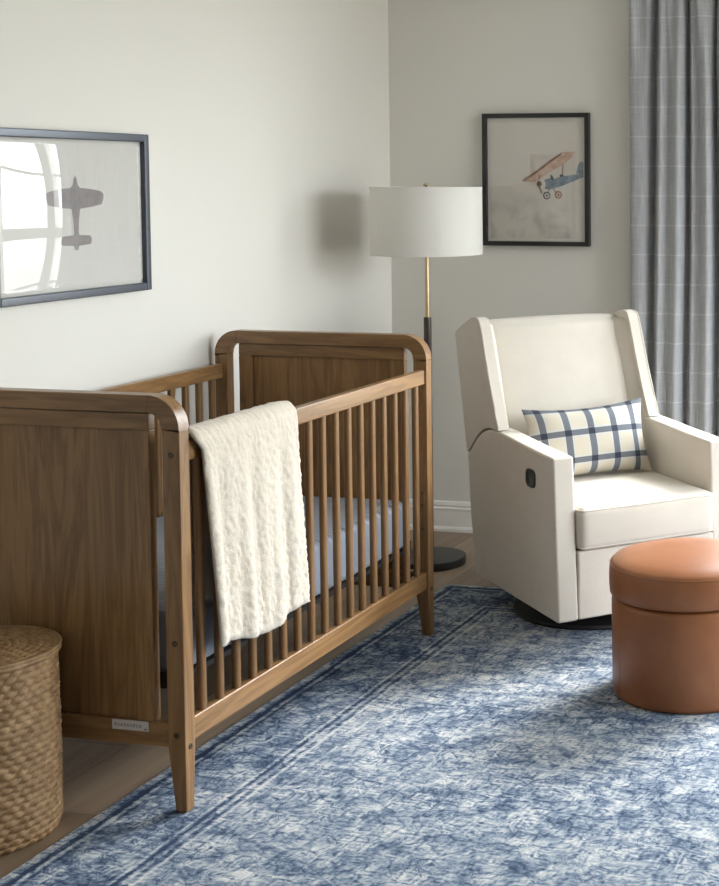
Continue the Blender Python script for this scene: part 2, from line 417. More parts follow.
# ---------------------------------------------------------------- room
T = .14
bm = bmesh.new(); box(bm, -T, RX+T, RY-T, T, -.1, 0); struct(link('floor', bm, FLOOR), 'oak plank floor running away from the camera', 'floor')
bm = bmesh.new(); box(bm, -T, RX+T, RY-T, T, RZ, RZ+.1); struct(link('ceiling', bm, CEIL), 'plain white ceiling', 'ceiling')
bm = bmesh.new(); box(bm, -T, 0, RY-T, T, 0, RZ); struct(link('wall_left', bm, WALL), 'warm white wall behind the crib', 'wall')
bm = bmesh.new(); box(bm, 0, RX, RY-T, RY, 0, RZ); struct(link('wall_front', bm, WALL), 'warm white wall behind the camera', 'wall')
def wall_with_hole(name, axis, lo, hi, a, b, h, label):
    # axis 'x': wall along x between lo..hi, thickness a..b in y; h=(u0,u1,z0,z1)
    bm = bmesh.new()
    for u0, u1, z0, z1 in ((lo, h[0], 0, RZ), (h[1], hi, 0, RZ), (h[0], h[1], 0, h[2]), (h[0], h[1], h[3], RZ)):
        if axis == 'x': box(bm, u0, u1, a, b, z0, z1)
        else: box(bm, a, b, u0, u1, z0, z1)
    return struct(link(name, bm, WALL), label, 'wall')
wall_with_hole('wall_back', 'x', 0, RX, 0, T, WA, 'warm white wall behind lamp and chair')
wall_with_hole('wall_right', 'y', RY-T, T, RX, RX+T, WB, 'warm white wall at the right of the room')

def baseboard(name, axis, lo, hi, sgn, at, label):
    # profile: (out, z)
    pr = [(0, 0), (.020, 0), (.020, .012), (.016, .020), (.014, .022), (.014, .088), (.0165, .092), (.0165, .098), (.012, .103), (.012, .107), (.014, .110), (.010, .122), (.004, .126), (0, .126)]
    bm = bmesh.new()
    A = []; B = []
    for o, z in pr:
        if axis == 'x': A.append(bm.verts.new((lo, at+sgn*o, z))); B.append(bm.verts.new((hi, at+sgn*o, z)))
        else: A.append(bm.verts.new((at+sgn*o, lo, z))); B.append(bm.verts.new((at+sgn*o, hi, z)))
    n = len(pr); bm.faces.new(A); bm.faces.new(B[::-1])
    for i in range(n): bm.faces.new((A[i], B[i], B[(i+1) % n], A[(i+1) % n]))
    struct(link(name, bm, WHITEP), label, 'baseboard')
baseboard('baseboard_back', 'x', .020, RX-.020, -1, 0, 'white moulded baseboard along the back wall')
baseboard('baseboard_left', 'y', RY, 0, 1, 0, 'white moulded baseboard along the left wall')
baseboard('baseboard_right', 'y', RY, 0, -1, RX, 'white moulded baseboard along the right wall')

# windows: frame with mullions, thin bars and a pane
def window(name, axis, h, ofs, vbars, hbars, thin, label):
    root = empty(name); struct(root, label, 'window')
    u0, u1, z0, z1 = h
    def pc(nm, a, b, c, d, t0, t1, mat=WHITEP):
        if axis == 'x': return bbox(nm, a, b, ofs+t0, ofs+t1, c, d, mat, root, .003 if mat is WHITEP else 0)
        return bbox(nm, ofs+t0, ofs+t1, a, b, c, d, mat, root, .003 if mat is WHITEP else 0)
    bm = bmesh.new()
    def bx(a, b, c, d, t0=0, t1=.05):
        if axis == 'x': box(bm, a, b, ofs+t0, ofs+t1, c, d)
        else: box(bm, ofs+t0, ofs+t1, a, b, c, d)
    f = .045
    bx(u0, u0+f, z0, z1); bx(u1-f, u1, z0, z1); bx(u0+f, u1-f, z0, z0+f); bx(u0+f, u1-f, z1-f, z1)
    bev(link('window_frame', bm, WHITEP, root), .003)
    for v in vbars: pc('mullion', v-.028, v+.028, z0+f, z1-f, .002, .048)
    for z in hbars: pc('sash_rail', u0+f, u1-f, z-.03, z+.03, .006, .044)
    for z in thin: pc('glazing_bar', u0+f, u1-f, z-.008, z+.008, .012, .038)
    pc('pane', u0+f, u1-f, z0+f, z1-f, .022, .026, GLASS)
    return root
window('window_1', 'x', WA, .05, (1.74, 2.50, 3.15), (1.20,), (.92, 1.53, 1.95), 'white sash window behind the curtain')
window('window_2', 'y', WB, RX+.05, (-1.35,), (1.40,), (), 'white sash window in the right wall')
def casing(name, axis, h, at, sgn):
    u0, u1, z0, z1 = h; c = .075; bm = bmesh.new()
    def bx(a, b, z_, Z_, o=.018):
        lo, hi = sorted((at, at+sgn*o))
        if axis == 'x': box(bm, a, b, lo, hi, z_, Z_)
        else: box(bm, lo, hi, a, b, z_, Z_)
    bx(u0-c, u0, z0, z1+c); bx(u1, u1+c, z0, z1+c); bx(u0, u1, z1, z1+c); bx(u0-c, u1+c, z0-.03, z0, .035)
    struct(bev(link(name, bm, WHITEP), .003), 'white painted window casing', 'trim')
casing('trim_1', 'x', WA, 0, -1); casing('trim_2', 'y', WB, RX, -1)

# rug
bm = bmesh.new(); box(bm, RUG_X0, 3.62, -4.85, RUG_Y1, 0, .005)
rug = bev(link('area_rug', bm, RUG), .002, 2); tag(rug, 'large faded blue and ivory patterned rug on the floor', 'rug')

# ---------------------------------------------------------------- crib
X0, X1, Y0, Y1, H = .024, .765, -2.698, -1.320, .9706
crib = empty('baby_crib'); tag(crib, 'walnut brown wooden crib with slatted sides and panelled ends', 'crib')
PT = .040      # thickness of the end frames
ZJ, RC = .893, .078
for ya, yb, s in ((Y0, Y0+PT, 1), (Y1-PT, Y1, -1)):
    # rounded top rail of the end
    bm = bmesh.new()
    outer = [(X0, ZJ)] + [(x, z) for x, z in arc(X0+RC, H-RC, RC, 180, 90, 10)] + [(x, z) for x, z in arc(X1-RC, H-RC, RC, 90, 0, 10)] + [(X1, ZJ)]
    r = .034
    inner = [(X1-.045, ZJ)] + arc(X1-.045-r, H-.041-r, r, 0, 90, 8) + arc(X0+.045+r, H-.041-r, r, 90, 180, 8) + [(X0+.045, ZJ)]
    inner = [(X0+.045, ZJ)] + arc(X0+.045+r, H-.041-r, r, 180, 90, 10) + arc(X1-.045-r, H-.041-r, r, 90, 0, 10) + [(X1-.045, ZJ)]
    bm.free(); m_ = len(outer)//2
    for nm_, a_, b_ in (('frame_corner', 0, m_-1), ('top_rail', m_-1, m_), ('frame_corner', m_, len(outer)-1)):
        bm = bmesh.new()
        VV = [[bm.verts.new((p[0], y, p[1])) for p in pl_[a_:b_+1]] for pl_ in (outer, inner) for y in (ya, yb)]
        for i in range(b_-a_):
            for A_, B_ in ((VV[0], VV[1]), (VV[1], VV[3]), (VV[3], VV[2]), (VV[2], VV[0])):
                bm.faces.new((A_[i], A_[i+1], B_[i+1], B_[i]))
        for i in (0, b_-a_): bm.faces.new((VV[0][i], VV[1][i], VV[3][i], VV[2][i]))
        bev(link(nm_, bm, WX, crib), .0022, 2)
    for xo, xi in ((X0, X0+.045), (X1, X1-.045)):
        zb = .0053 if xo == X1 else 0.0
        sx = 1 if xo == X0 else -1
        # leg: straight above, inner sides tapered below the rail
        yo, yi = (ya, yb) if s == 1 else (yb, ya)
        bm = bmesh.new()
        lv = [(ZJ, xi, yi), (.150, xi, yi), (zb, xi-sx*.017, yi-s*.009)]
        rings = []
        for z, xx, yy in lv: rings.append([bm.verts.new(c) for c in ((xo, yo, z), (xx, yo, z), (xx, yy, z), (xo, yy, z))])
        for p, q in zip(rings, rings[1:]):
            for i in range(4): bm.faces.new((p[i], p[(i+1) % 4], q[(i+1) % 4], q[i]))
        bm.faces.new(rings[0]); bm.faces.new(rings[-1])
        bev(link('leg', bm, WZ, crib), .0028, 2, 50)
    # panelled end: cross rail, stiles, field, lower rail
    pa, pb = (ya+.005, ya+.030) if s == 1 else (yb-.030, yb-.005)
    bbox('panel_rail', X0+.081, X1-.081, pa, pb, .889, H-.043, WX, crib, .0018)
    for xa in (X0+.081, X1-.081-.046): bbox('panel_stile', xa, xa+.046, pa, pb, .211, .8885, WZ, crib, .0018)
    bbox('end_panel', X0+.1275, X1-.1275, pa+.008, pb-.008, .211, .8885, WZ, crib, .0018)
    bbox('end_lower_rail', X0+.0455, X1-.0455, pa-.001, pb+.002, .155, .2105, WX, crib, .002)
    # screws in the posts, and barrel nuts
    yo = Y0 if s == 1 else Y1
    for xs in (X1-.022, X0+.022):
        for zs in ((.835, .40, .185) if s == 1 else (.835, .185)):
            bm = bmesh.new(); lathe(bm, [(.0074, 0), (.0074, .0010), (.0060, .0015), (.0035, .0005), (0, .0005)], 14)
            o = link('screw', bm, STEEL, crib, True); o.rotation_euler = (PI/2*s, 0, 0); o.location = (xs, yo, zs)
    for ys, zs in (((Y0+.020, .156),) if s == 1 else ((Y1-.020, .156),)):
        bm = bmesh.new(); lathe(bm, [(.0074, 0), (.0074, .0010), (.0060, .0015), (.0035, .0005), (0, .0005)], 14)
        o = link('screw', bm, STEEL, crib, True); o.rotation_euler = (0, PI/2, 0); o.location = (X1, ys, zs)
# adjusting holes plugged dark in the far post
for zs in (.468, .430, .352):
    bm = bmesh.new(); lathe(bm, [(.0045, 0), (.0045, .001), (0, .001)], 12)
    o = link('screw', bm, STEEL, crib, True); o.rotation_euler = (PI/2, 0, 0); o.location = (X1-.018, Y1-PT, zs)
# sides
slat0 = None
for side in (1, -1):
    if side == 1: xa, xb = X1-.030, X1-.006
    else: xa, xb = X0+.006, X0+.030
    xc = (xa+xb)/2
    bbox('side_rail', xa, xb, Y0+PT, Y1-PT, .815, .861, WY, crib, .004, 3)
    bbox('lower_rail', xa, xb, Y0+PT, Y1-PT, .160, .215, WY, crib, .004, 3)
    for k in range(17):
        y = -1.408 - .0745*k
        if slat0 is None:
            bm = bmesh.new()
            pts = [(.0095*math.copysign(abs(math.cos(a))**.7, math.cos(a)), .0115*math.copysign(abs(math.sin(a))**.7, math.sin(a))) for a in [2*PI*i/14 for i in range(14)]]
            prism(bm, pts, 2, .2145, .8155); o = slat0 = link('slat', bm, WZ, crib, True)
            o.modifiers.new('e', 'EDGE_SPLIT').split_angle = math.radians(50)
        else:
            o = slat0.copy(); COL.objects.link(o)
        o.location = (xc, y, 0)
# support under the mattress
bm = bmesh.new()
box(bm, X0+.05, X1-.055, Y0+.06, Y1-.06, .285, .297)
for y in (Y0+.048, Y1-.062): box(bm, X0+.05, X1-.055, y, y+.012, .275, .315)
link('mattress_support', bm, BLACKM, crib)
# small plate on the lower rail
pl = bbox('name_plate', .575, .669, Y0+.0010, Y0+.0042, .188, .211, PLATE, crib, .0006)
bm = bmesh.new()
x = .581
for k in range(9):
    wd = .0045 if k % 2 else .006
    box(bm, x, x+wd, Y0+.0004, Y0+.0012, .196, .203 if k % 3 else .2045); x += wd+.0028
link('lettering', bm, INK, pl)
bm = bmesh.new(); box(bm, .659, .665, Y0+.0004, Y0+.0012, .1915, .194); link('printed_mark', bm, BLACK, pl)

# mattress with fitted sheet
def soft_box(name, x0, x1, y0, y1, z0, z1, mat, r, nx=24, ny=48, nz=10, fn=None, parent=None, power=4):
    bm = bmesh.new(); bmesh.ops.create_cube(bm, size=2)
    bmesh.ops.subdivide_edges(bm, edges=bm.edges[:], cuts=19, use_grid_fill=True)
    cx, cy, cz = (x0+x1)/2, (y0+y1)/2, (z0+z1)/2; hx, hy, hz = (x1-x0)/2, (y1-y0)/2, (z1-z0)/2
    for v in bm.verts:
        # spread grid evenly then round the corners
        p = Vector((v.co.x*hx, v.co.y*hy, v.co.z*hz))
        q = Vector((max(-hx+r, min(hx-r, p.x)), max(-hy+r, min(hy-r, p.y)), max(-hz+r, min(hz-r, p.z))))
        d = p-q
        if d.length > 1e-7: p = q+d.normalized()*r
        p = p+Vector((cx, cy, cz))
        if fn: p = fn(p, (v.co.x, v.co.y, v.co.z))
        v.co = p
    return link(name, bm, mat, parent, True)
def sheet_fn(p, u):
    k = max(0, abs(u[0])-.93)*4+max(0, abs(u[1])-.96)*6
    d = .0018*math.sin(p.y*2*PI/.030)*(1 if u[2] > .9 else .6)
    return Vector((p.x, p.y, p.z+(d if u[2] > .9 else 0)+.002*noise.noise(p*9)))
def rbox(name, x0, x1, y0, y1, z0, z1, r, step, mat, fn, parent=None):
    # rounded box with an even grid along y, finer corners
    prof = []
    for cx, cz, a0 in ((x1-r, z1-r, 90), (x1-r, z0+r, 0), (x0+r, z0+r, -90), (x0+r, z1-r, -180)):
        prof += arc(cx, cz, r, a0, a0-90, 6)
    pp = []
    for i in range(len(prof)):
        a, b = Vector(prof[i]), Vector(prof[(i+1) % len(prof)]); n = max(1, int((b-a).length/.03))
        for k in range(n): pp.append(a.lerp(b, k/n))
    cx, cz = (x0+x1)/2, (z0+z1)/2
    ys = []; n = 8
    for i in range(n+1): a = PI/2*i/n; ys.append((y0+r*(1-math.sin(a)) if 0 else y0+r-r*math.cos(a), r-r*math.sin(a)))
    ys2 = [(y0+y1-y, s) for y, s in ys][::-1]
    m = int((y1-y0-2*r)/step); mid = [(y0+r+(y1-y0-2*r)*k/m, 0) for k in range(1, m)]
    bm = bmesh.new(); rings = []
    for y, s in ys+mid+ys2:
        ring = []
        for p in pp:
            px = p.x-math.copysign(min(s, abs(p.x-cx)), p.x-cx); pz = p.y-math.copysign(min(s, abs(p.y-cz)), p.y-cz)
            ring.append(bm.verts.new(fn(Vector((px, y, pz)))))
        rings.append(ring)
    for a, b in zip(rings, rings[1:]):
        for i in range(len(a)): bm.faces.new((a[i], a[(i+1) % len(a)], b[(i+1) % len(a)], b[i]))
    bm.faces.new(rings[0]); bm.faces.new(rings[-1])
    return link(name, bm, mat, parent, True)
def shf(p):
    if p.z > .43: p.z += .0022*math.sin(p.y*2*PI/.028+math.sin(p.x*7)*.8)
    else: p.x += .0012*math.sin(p.y*2*PI/.05)
    return p
mat_ = rbox('crib_mattress', X0+.045, .712, Y0+.068, Y1-.066, .2975, .452, .03, .007, SHEET, shf)
tag(mat_, 'crib mattress in a blue grey fitted sheet', 'mattress')

# blanket over the front rail
def blanket():
    bm = bmesh.new()
    # path in (x,z) from the inside hem up over the rail and down the outside
    xi, xo, zt = .722, .7745, .8735
    path = [(xi-.006, .455)]
    zz = .455
    while zz < .845: zz += .006; path.append((xi-.006, zz))
    path += [(x, z) for x, z in arc((xi+xo)/2-.003, zt-.022, (xo-xi)/2+.003, 180, 0, 12)]
    n0 = len(path)
    while zz > .30: zz -= .006; path.append((xo, zz))
    nV = 84; grid = []
    for i, (x, z) in enumerate(path):
        row = []
        out_ = i >= n0-6
        d = max(0, (.862-z)) if out_ else 0
        for j in range(nV+1):
            u = j/nV
            yl = -2.648+.022*min(1, d/.03)+.030*(d/.5) if out_ else -2.648
            yr = -2.193+.018*min(1, d/.5) if out_ else -2.215
            y = yl+(yr-yl)*u
            # hem height differs across the width
            hem = (.352+.012*(1-u)-.020*math.sin(u*PI)+.006*math.sin(u*9)) if out_ else .46+.01*math.sin(u*5)
            zt_ = z
            if out_ and z < .862:
                zt_ = .862-(.862-z)*(.862-hem)/(.862-.30)
            lean = .030*min(1, d/.5) if out_ else 0
            amp = .0075*min(1, d/.12)*(.6+.4*math.sin(z*5))
            fold = amp*(math.sin(u*2*PI*3.3+.6+z*1.2)+.5*math.sin(u*2*PI*6.1+1.3-z*2)) if out_ else -.002
            q = Vector((x+lean*.35+max(fold, -.006), y, zt_))
            row.append(q)
        grid.append(row)
    nr = len(grid)
    nrm = [[None]*(nV+1) for _ in grid]
    for i in range(nr):
        for j in range(nV+1):
            a = grid[min(i+1, nr-1)][j]-grid[max(i-1, 0)][j]; b = grid[i][min(j+1, nV)]-grid[i][max(j-1, 0)]
            n = b.cross(a)
            nrm[i][j] = n.normalized() if n.length > 0 else Vector((1, 0, 0))
    c0 = Vector(((xi+xo)/2, 0, .7))
    def side(sg, th):
        out = []
        for i in range(nr):
            r = []
            for j in range(nV+1):
                n = nrm[i][j]; p = grid[i][j]
                cc = Vector(((xi+xo)/2, p.y, min(p.z, .85)))
                if n.dot(p-cc) < 0: n = -n
                edge = min(1, min(j, nV-j)/2, min(i, nr-1-i)/2)
                t = th*(.45+.55*edge)
                bo = 0
                if sg > 0:
                    f1 = noise.noise(Vector((p.y*120, p.z*120, p.x*120))); f2 = abs(noise.noise(Vector((p.y*150+3, p.z*70+p.y*60, p.x*150))))
                    bo = .0034*f1+.0036*f2
                r.append(bm.verts.new(p+n*(t*sg+bo)))
            out.append(r)
        return out
    A = side(1, .0075); B = side(-1, .0045)
    for i in range(nr-1):
        for j in range(nV):
            bm.faces.new((A[i][j], A[i+1][j], A[i+1][j+1], A[i][j+1])); bm.faces.new((B[i][j], B[i][j+1], B[i+1][j+1], B[i+1][j]))
    for i in range(nr-1):
        bm.faces.new((A[i][0], B[i][0], B[i+1][0], A[i+1][0])); bm.faces.new((A[i][nV], A[i+1][nV], B[i+1][nV], B[i][nV]))
    for j in range(nV):
        bm.faces.new((A[0][j], A[0][j+1], B[0][j+1], B[0][j])); bm.faces.new((A[-1][j], B[-1][j], B[-1][j+1], A[-1][j+1]))
    return link('throw_blanket', bm, BLANKM, None, True)
tag(blanket(), 'nubby cream throw blanket draped over the crib side rail', 'blanket')

# ---------------------------------------------------------------- wicker hamper
def basket():
    cx, cy, R, HT = .373, -2.875, .158, .418
    root = empty('wicker_basket', (cx, cy, 0)); tag(root, 'round lidded basket of woven brown water hyacinth beside the crib', 'basket')
    NS = 360; rows = 27; per = 8; Nst = 36
    bm = bmesh.new(); rings = []
    zt = HT-.016
    for i in range(rows*per+1):
        z = zt*i/(rows*per); rp = i/per; row = int(rp); fz = rp-row
        rb = R+.002*math.sin(z*9)-.010*max(0, 1-z/.03)**2
        ring = []
        for k in range(NS):
            th = 2*PI*k/NS
            ph = th*Nst+row*2.9-fz*2.4+1.6*noise.noise(Vector((math.cos(th)*5, math.sin(th)*5, row*.7)))
            st = abs(math.sin(ph/2))**.7
            hr = math.sin(PI*min(1, max(0, fz)))**.6
            r = rb+.0052*hr*(.35+.65*st)+.0016*noise.noise(Vector((math.cos(th)*9, math.sin(th)*9, z*40)))-.002
            dz = .0030*math.sin(ph)*hr
            ring.append(bm.verts.new((r*math.cos(th), r*math.sin(th), max(0, z+dz))))
        rings.append(ring)
    for a, b in zip(rings, rings[1:]):
        for k in range(NS): q = (k+1) % NS; bm.faces.new((a[k], a[q], b[q], b[k]))
    bm.faces.new(rings[0][::-1]); bm.faces.new(rings[-1])
    link('woven_body', bm, WICKER, root, True)
    # lid: concentric braided coils, slightly domed, with a rim band
    bm = bmesh.new(); rings = []; coils = 10; per = 8
    RL = R+.005
    c = bm.verts.new((0, 0, HT+.004))
    prof = [(RL*(i/(coils*per)), i/per) for i in range(1, coils*per+1)]
    for r, rp in prof:
        row = int(rp-1e-6); f = rp-row; ring = []
        for k in range(NS):
            th = 2*PI*k/NS; nst = max(8, int(r/RL*46))
            nst = max(6, int((row+1)/coils*46))
            ph = th*nst+row*1.7+f*2.4
            h = math.sin(PI*f)**.6*(.35+.65*abs(math.sin(ph/2))**.7)
            z = HT+.003-.006*(r/RL)**2+.0045*h
            ring.append(bm.verts.new((r*math.cos(th), r*math.sin(th), z)))
        rings.append(ring)
    for k in range(NS): bm.faces.new((c, rings[0][k], rings[0][(k+1) % NS]))
    for rr, z in ((RL+.0035, HT-.006), (RL+.0035, HT-.013), (RL, HT-.0155)):
        rings.append([bm.verts.new((rr*math.cos(2*PI*k/NS), rr*math.sin(2*PI*k/NS), z)) for k in range(NS)])
    for a, b in zip(rings, rings[1:]):
        for k in range(NS): q = (k+1) % NS; bm.faces.new((a[k], a[q], b[q], b[k]))
    bm.faces.new(rings[-1])
    lid = link('lid', bm, WICKER, root, True)
    bm = bmesh.new(); tube(bm, [((RL+.001)*math.cos(2*PI*k/96), (RL+.001)*math.sin(2*PI*k/96), HT-.001) for k in range(96)], .0042, 8, closed=True)
    link('rim', bm, WICKER, lid, True)
basket()

# ---------------------------------------------------------------- floor lamp
def lamp():
    root = empty('floor_lamp', (.384, -.50, 0)); tag(root, 'slim brass floor lamp with white drum shade and black disc base', 'lamp')
    bm = bmesh.new(); lathe(bm, [(.133, 0), (.135, .003), (.135, .027), (.132, .030), (.100, .0305), (0, .031)], 72)
    bev(link('base', bm, BLACK, root), .001, 1)
    bm = bmesh.new(); lathe(bm, [(.0145, .030), (.0145, .935), (.0135, .942), (0, .942)], 24); link('sleeve', bm, BRONZE, root, True).modifiers.new('e', 'EDGE_SPLIT')
    bm = bmesh.new(); lathe(bm, [(.0082, .940), (.0082, 1.255), (.012, 1.26), (.012, 1.30), (0, 1.30)], 20); link('pole', bm, BRASS, root, True).modifiers.new('e', 'EDGE_SPLIT')
    # socket, bulb and harp inside the shade
    bm = bmesh.new(); lathe(bm, [(0, 1.298), (.010, 1.30), (.014, 1.315), (.026, 1.345), (.026, 1.365), (.016, 1.385), (0, 1.392)], 20); link('bulb', bm, SHADE, root, True)
    zt, zb, RS = 1.432, 1.180, .208
    bm = bmesh.new()
    lathe(bm, [(RS, zb), (RS, zt), (RS-.0025, zt), (RS-.0025, zb), (RS, zb)], 96, capb=False, capt=False)
    bmesh.ops.remove_doubles(bm, verts=bm.verts, dist=1e-5)
    sh = link('lamp_shade', bm, SHADE, root, True); sh.modifiers.new('e', 'EDGE_SPLIT')
    for z in (zt-.004, zb+.004):
        bm = bmesh.new(); lathe(bm, [(RS+.0008, z-.005), (RS+.0008, z+.005), (RS-.0032, z+.005), (RS-.0032, z-.005), (RS+.0008, z-.005)], 96, capb=False, capt=False)
        bmesh.ops.remove_doubles(bm, verts=bm.verts, dist=1e-5); link('trim_band', bm, SHADE, sh, True).modifiers.new('e', 'EDGE_SPLIT')
    bm = bmesh.new()
    for k in range(3):
        a = 2*PI*k/3+.5; tube(bm, [(0, 0, zt-.010), ((RS-.002)*math.cos(a), (RS-.002)*math.sin(a), zt-.010)], .002, 6)
    for s in (-1, 1):
        tube(bm, [(0, s*.011, 1.27), (0, s*.05, 1.31), (0, s*.052, 1.37), (0, s*.02, 1.415), (0, 0, 1.424)], .002, 6)
    link('harp', bm, BRASS, root, True)
    bm = bmesh.new(); lathe(bm, [(.004, zt-.012), (.004, zt+.004), (.010, zt+.006), (.011, zt+.010), (.009, zt+.014), (0, zt+.015)], 20); link('finial', bm, BRASS, root, True)
lamp()

# ---------------------------------------------------------------- pictures
def picture_back():
    root = empty('framed_picture', (0, 0, 0)); tag(root, 'black framed watercolour print of a biplane on the back wall', 'picture')
    x0, x1, z0, z1 = .417, .870, 1.1925, 1.727; f = .018; y = -.028
    bm = bmesh.new()
    for a, b, c, d in ((x0, x0+f, z0, z1), (x1-f, x1, z0, z1), (x0+f, x1-f, z0, z0+f), (x0+f, x1-f, z1-f, z1)): box(bm, a, b, y, -.001, c, d)
    bev(link('frame', bm, FRAMEK, root), .0012)
    bbox('mat_board', x0+f, x1-f, -.012, -.004, z0+f, z1-f, MATB, root, 0)
    m = .016
    pr = bbox('print', x0+f+m-.004, x1-f-m+.008, -.0132, -.0122, z0+f+m-.004, z1-f-m+.004, PAPER2, root, 0)
    def poly(nm, pts, mat, lay):
        bm = bmesh.new(); prism(bm, pts, 1, -.0134-lay*.0004, -.0134-lay*.0004+.0003); link(nm, bm, mat, pr)
    # biplane drawing
    poly('tail', [(.812, 1.484), (.820, 1.517), (.830, 1.532), (.843, 1.532), (.843, 1.482)], P_BLUE, 1)
    poly('fuselage', [(.674, 1.458), (.700, 1.466), (.716, 1.462), (.745, 1.472), (.790, 1.478), (.843, 1.486), (.843, 1.470), (.800, 1.453), (.745, 1.432), (.700, 1.420), (.676, 1.424)], P_BLUE, 2)
    poly('engine', [(.655, 1.462), (.676, 1.462), (.684, 1.446), (.680, 1.424), (.664, 1.424), (.655, 1.440)], P_WHITE, 3)
    poly('cowling', [(x, z) for x, z in arc(.6565, 1.443, .0115, 0, 360, 14)[:-1]], P_BROWN, 4)
    poly('propeller', [(.648, 1.452), (.654, 1.452), (.671, 1.405), (.667, 1.403)], P_BROWN, 5)
    poly('upper_wing', [(.583, 1.456), (.592, 1.452), (.638, 1.450), (.700, 1.490), (.752, 1.516), (.792, 1.546), (.816, 1.573), (.755, 1.571), (.700, 1.536)], P_PEACH, 6)
    poly('wing_edge', [(.583, 1.456), (.640, 1.492), (.700, 1.536), (.755, 1.571), (.752, 1.562), (.700, 1.524), (.642, 1.484), (.596, 1.453)], P_BROWN, 7)
    poly('strut', [(.757, 1.524), (.761, 1.524), (.756, 1.478), (.752, 1.478)], P_BROWN, 7)
    poly('strut', [(.655, 1.478), (.659, 1.478), (.660, 1.462), (.656, 1.462)], P_BROWN, 8)
    poly('pilot', [(.704, 1.480), (.712, 1.478), (.720, 1.462), (.706, 1.460)], P_DARK, 7)
    poly('windscreen', [(.744, 1.480), (.756, 1.482), (.764, 1.474), (.746, 1.470)], P_DARK, 8)
    for cx, cz, mt in ((.688, 1.396, P_DARK), (.737, 1.399, P_BROWN)):
        poly('wheel', arc(cx, cz, .0155, 0, 360, 20)[:-1], mt, 3)
        poly('hub', arc(cx+.001, cz, .0105, 0, 360, 16)[:-1], P_WHITE if mt is P_DARK else P_PEACH, 4)
        poly('hub', arc(cx+.001, cz, .0045, 0, 360, 12)[:-1], mt, 5)
    poly('axle', [(.700, 1.425), (.703, 1.425), (.692, 1.398), (.689, 1.398)], P_DARK, 2)
    poly('axle', [(.712, 1.425), (.715, 1.425), (.738, 1.402), (.735, 1.400)], P_DARK, 2)
    bbox('glazing', x0+f, x1-f, -.0200, -.0185, z0+f, z1-f, GLASS, root, 0)
picture_back()

def picture_left():
    root = empty('framed_picture', (0, 0, 0)); tag(root, 'slate framed print of a grey airplane silhouette above the crib', 'picture')
    y0, y1, z0, z1 = -2.368, -1.692, 1.127, 1.595; f = .023; x = .026
    bm = bmesh.new()
    for a, b, c, d in ((y0, y0+f, z0, z1), (y1-f, y1, z0, z1), (y0+f, y1-f, z0, z0+f), (y0+f, y1-f, z1-f, z1)):
        box(bm, .001, x, a, b, c, d)
    bev(link('frame', bm, SLATE, root), .003, 2)
    pr = bbox('print', .004, .010, y0+f, y1-f, z0+f, z1-f, PAPER1, root, 0)
    cy = -2.018
    def poly(nm, pts, mat, lay):
        bm = bmesh.new(); prism(bm, [(cy+a*1.06, 1.366+(b-1.36)*1.04) for a, b in pts], 0, .0103+lay*.0004, .0106+lay*.0004); link(nm, bm, mat, pr)
    half = [(0, 1.461), (.006, 1.452), (.010, 1.436), (.020, 1.428), (.070, 1.424), (.108, 1.417), (.117, 1.410), (.116, 1.396), (.108, 1.382), (.070, 1.376), (.018, 1.371), (.012, 1.345), (.009, 1.308), (.012, 1.300), (.055, 1.298), (.062, 1.292), (.062, 1.280), (.055, 1.274), (.010, 1.271), (.006, 1.260), (0, 1.259)]
    pts = half + [(-a, b) for a, b in half[::-1] if a > 0]
    out = [(a*1.035+(.004 if a > 0 else -.004 if a < 0 else 0), 1.36+(b-1.36)*1.03) for a, b in pts]
    poly('silhouette_edge', out, P_WHITE, 0)
    poly('silhouette', pts, P_GREY, 1)
    # slightly bowed acrylic glazing
    bm = bmesh.new(); n = 24; V = []
    ya, yb, za, zb = y0+f, y1-f, z0+f, z1-f
    for i in range(n+1):
        r = []
        for j in range(n+1):
            u, v = i/n*2-1, j/n*2-1
            r.append(bm.verts.new((.0170+.0035*(1-u*u)*(1-v*v), ya+(yb-ya)*i/n, za+(zb-za)*j/n)))
        V.append(r)
    for i in range(n):
        for j in range(n): bm.faces.new((V[i][j], V[i+1][j], V[i+1][j+1], V[i][j+1]))
    g = link('glazing', bm, GLASS, root, True); sm = g.modifiers.new('s', 'SOLIDIFY'); sm.thickness = .0012
picture_left()

